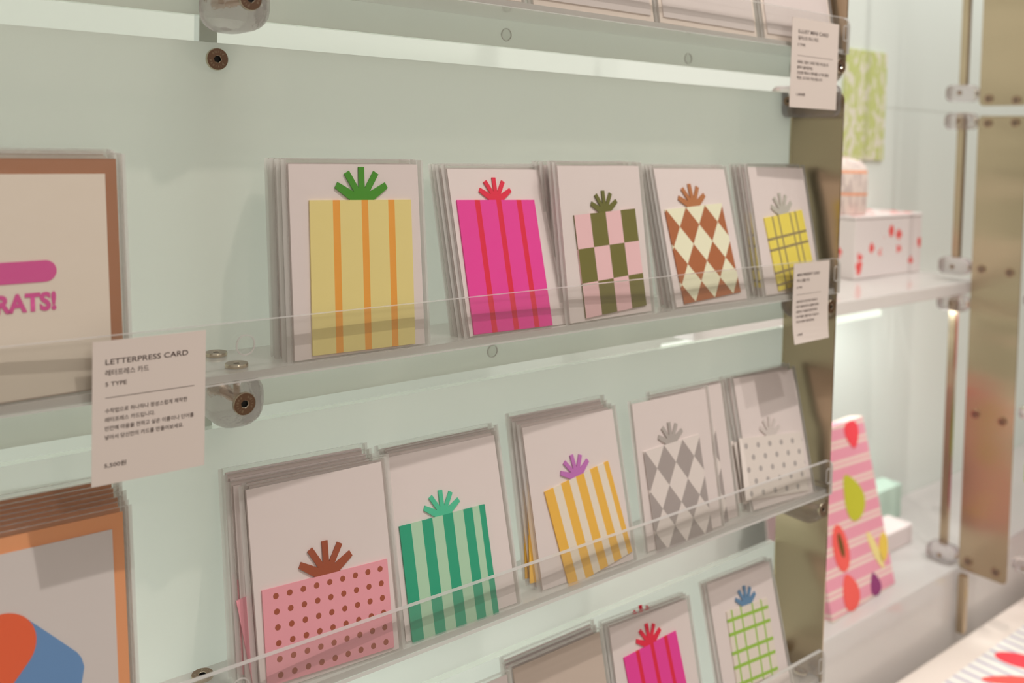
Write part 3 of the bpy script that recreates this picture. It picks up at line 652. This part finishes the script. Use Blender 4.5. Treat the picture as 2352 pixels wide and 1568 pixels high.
f1 = n.mix(n.math('MULTIPLY', n.math('GREATER_THAN', nzz.outputs[0], .56), .45), S(232, 216, 208, 1.1), S(180, 160, 160))
M['banded'] = n.done(n.prin(n.mix(b1, f1, L_(238, 160, 122)), .6, spec=.2))
t = empty('round_gift_box', 'round white box with orange bands standing on the flowered gift box', 'gift box', Matrix.Translation((1.190, .285, -.1665)))
bm = bmesh.new()
prof = [(.0, 0), (.036, 0), (.037, .002), (.037, .066), (.034, .080), (.026, .088), (.012, .092), (0, .093)]; prev = None
for r_, z in prof:
    lp = [bm.verts.new((max(r_, .0001)*math.cos(2*math.pi*i/36), max(r_, .0001)*math.sin(2*math.pi*i/36), z)) for i in range(36)]
    if prev:
        for i in range(36): bm.faces.new((prev[i], prev[(i+1) % 36], lp[(i+1) % 36], lp[i]))
    prev = lp
obj('box_body', bm, M['banded'], t, smooth=True)
bm = bmesh.new(); cyl(bm, (0, 0, .0935), (0, 0, 1), .006, .006, 16); obj('knob', bm, M['banded'], t, smooth=False)
# green leaf print on the wall
n = N('green_leaf_print'); tcx = n.n('ShaderNodeTexCoord'); mpp = n.n('ShaderNodeMapping'); mpp.inputs['Scale'].default_value = (1, 1, .45); mpp.inputs['Rotation'].default_value = (0, .5, 0)
wv = n.n('ShaderNodeTexNoise'); wv.inputs['Scale'].default_value = 120; wv.inputs['Detail'].default_value = 3; n.t.links.new(tcx.outputs['Object'], mpp.inputs[0]); n.t.links.new(mpp.outputs[0], wv.inputs['Vector'])
M['leaf'] = n.done(n.prin(n.mix(n.math('GREATER_THAN', wv.outputs[0], .47), S(226, 222, 204, 1.1), L_(192, 200, 132)), .6, spec=.2))
bm = bmesh.new(); box(bm, 1.262, 1.402, .3365, .3395, -.078, .122); o = obj('leaf_print', bm, M['leaf']); tag(o, 'pale sheet with green leaf pattern hanging on the far mint wall', 'print')
# pink striped fruit notebook leaning on the counter
n = N('pink_diagonal_stripe'); u, v = n.uv(); w_ = n.math('MULTIPLY_ADD', v, 9.0, n.math('MULTIPLY', u, .35)); fr_ = n.math('FRACT', w_)
f = n.math('MAXIMUM', n.band(fr_, .0, .14), n.band(fr_, .24, .38))
M['pinkstripe'] = n.done(n.prin(n.mix(f, L_(222, 150, 168), L_(226, 206, 194)), .5, spec=.3))
t = empty('fruit_notebook', 'pink striped notebook with fruit pictures leaning on the far counter', 'notebook', frame((1.0675, .146, -.745), math.radians(14.5), math.radians(3)))
bm = bmesh.new(); uvbox(bm, .192, .262, 0, .024); obj('cover', bm, M['pinkstripe'], t, bevel=.0015)
fr_m = {'red': paper('strawberry_red', L_(236, 74, 84)), 'pear': paper('pear_green', L_(186, 184, 56)), 'yel': paper('banana_yellow', L_(222, 190, 84)), 'plum': paper('plum_purple', L_(140, 62, 112)), 'cor': paper('tomato_coral', L_(238, 96, 88)), 'dark': paper('seed_brown', L_(110, 80, 40)), 'lem': paper('pale_lemon', L_(226, 208, 140))}
for nm, cx, cz, rx, rz, m_, ro, pe in (('printed_strawberry', .052, .240, .020, .021, 'red', 0, -.4), ('printed_pear', .020, .152, .027, .036, 'pear', .35, .45), ('printed_papaya', -.040, .090, .021, .034, 'cor', .05, .1),
    ('printed_banana', .055, .062, .009, .034, 'lem', .45, 0), ('printed_mango', .080, .060, .013, .022, 'yel', -.5, 0), ('printed_tomato', -.036, .026, .022, .026, 'cor', .2, .35), ('printed_plum', .036, .017, .014, .017, 'plum', .1, .5), ('printed_lemon', -.062, .200, .010, .030, 'yel', 0, 0)):
    b_ = blob(t, nm, cx, cz, rx, rz, -.0004, fr_m[m_], ro, pe)
blob(t, 'printed_seeds', -.039, .094, .006, .018, -.0009, fr_m['dark'], .1)
# white card with blue marks behind it
t = empty('blue_marked_card', 'white card with blue line marks standing behind the pink notebook', 'greeting card', frame((1.085, .265, -.745), math.radians(9)))
bm = bmesh.new(); box(bm, -.085, .085, 0, .003, 0, .31); obj('paper', bm, M['envelope'], t)
bmk = paper('blue_mark_ink', S(150, 160, 190))
for k in range(5):
    bm = bmesh.new(); box(bm, -.06, .062+.004*k, -.0006, .0001, .285-.03*k, .291-.03*k); obj('printed_line', bm, bmk, t)
blob(t, 'printed_orange', .066, .175, .010, .013, -.0004, fr_m['yel'])
bm = bmesh.new(); box(bm, 1.335, 1.425, .285, .325, -.7450, -.682); o = obj('mint_box', bm, paper('mint_box_paper', L_(186, 208, 194)), bevel=.002); tag(o, 'small pale mint box on the counter behind the pink notebook', 'box')
bm = bmesh.new(); box(bm, 1.245, 1.335, .215, .262, -.7450, -.712); o = obj('white_box', bm, M['envelope'], bevel=.002); tag(o, 'low white box on the counter right of the pink notebook', 'box')
# striped wrapping paper on the table
n = N('white_paper_violet_stripes'); tcx = n.n('ShaderNodeTexCoord'); q = n.n('ShaderNodeSeparateXYZ'); n.t.links.new(tcx.outputs['Object'], q.inputs[0])
f = n.math('LESS_THAN', n.math('FRACT', n.math('MULTIPLY', q.outputs['X'], 42)), .25)
M['wrap'] = n.done(n.prin(n.mix(f, S(240, 236, 230, 1.1), S(200, 188, 205)), .5, spec=.3))
t = empty('wrapping_sheet', 'white violet-striped sheet with fruit pictures on the cream table, bottom right corner', 'paper', Matrix.Translation((1.25, -.07, -.850)))
bm = bmesh.new(); box(bm, -.35, .45, -.2, .122, 0, .006); obj('sheet', bm, M['wrap'], t)
for nm, cx, cy, rx, ry, m_, ro in (('printed_strawberry', .035, .075, .022, .04, 'red', .5), ('printed_lemon', .19, .085, .02, .022, 'yel', 0), ('printed_plum', .115, .015, .016, .04, 'plum', .3), ('printed_papaya', -.03, .06, .012, .05, 'cor', .9), ('printed_pear', .165, .05, .014, .014, 'pear', 0), ('printed_banana', -.09, .06, .02, .02, 'yel', 0)):
    bm = bmesh.new(); bmesh.ops.create_circle(bm, cap_ends=True, segments=24, radius=1, matrix=Matrix.Translation((cx, cy, .0063)) @ Matrix.Rotation(ro, 4, 'Z') @ Matrix.Diagonal((rx, ry, 1, 1))); obj(nm, bm, fr_m[m_], t)
# goods in the bay beyond the far upright
t = empty('pink_pouch', 'coral pink pouch hanging at the right edge of the photo', 'pouch', Matrix.Translation((1.545, .05, -.36)))
bm = bmesh.new(); rblock(bm, (0, 0, -.045), (.21, .03, .13), .014); obj('pouch_body', bm, paper('coral_pink_fabric', L_(236, 140, 142)), t, smooth=True)
bm = bmesh.new(); box(bm, -.1, .1, -.012, .012, .0205, .035); obj('pouch_rim', bm, paper('grey_pouch_rim', S(150, 135, 128)), t, bevel=.003)
bm = bmesh.new(); box(bm, 1.455, 1.62, -.03, .085, -.625, -.592); o = obj('green_box', bm, [paper('lime_green_box', L_(168, 190, 60))], bevel=.004); tag(o, 'lime green box at the right edge of the photo beside the steel upright', 'box')
bm = bmesh.new(); rblock(bm, (1.545, .045, -.677), (.17, .05, .10), .02); o = obj('magenta_pouch', bm, paper('hot_pink_fabric', L_(240, 130, 178)), smooth=True); tag(o, 'hot pink pouch at the right edge of the photo below the lime box', 'pouch')
bm = bmesh.new(); box(bm, 1.45, 1.75, -.06, .085, -.515, -.499); o = obj('white_shelf', bm, M['white_shelf'], bevel=.002); tag(o, 'sliver of white shelf at the right edge beyond the long upright', 'shelf')
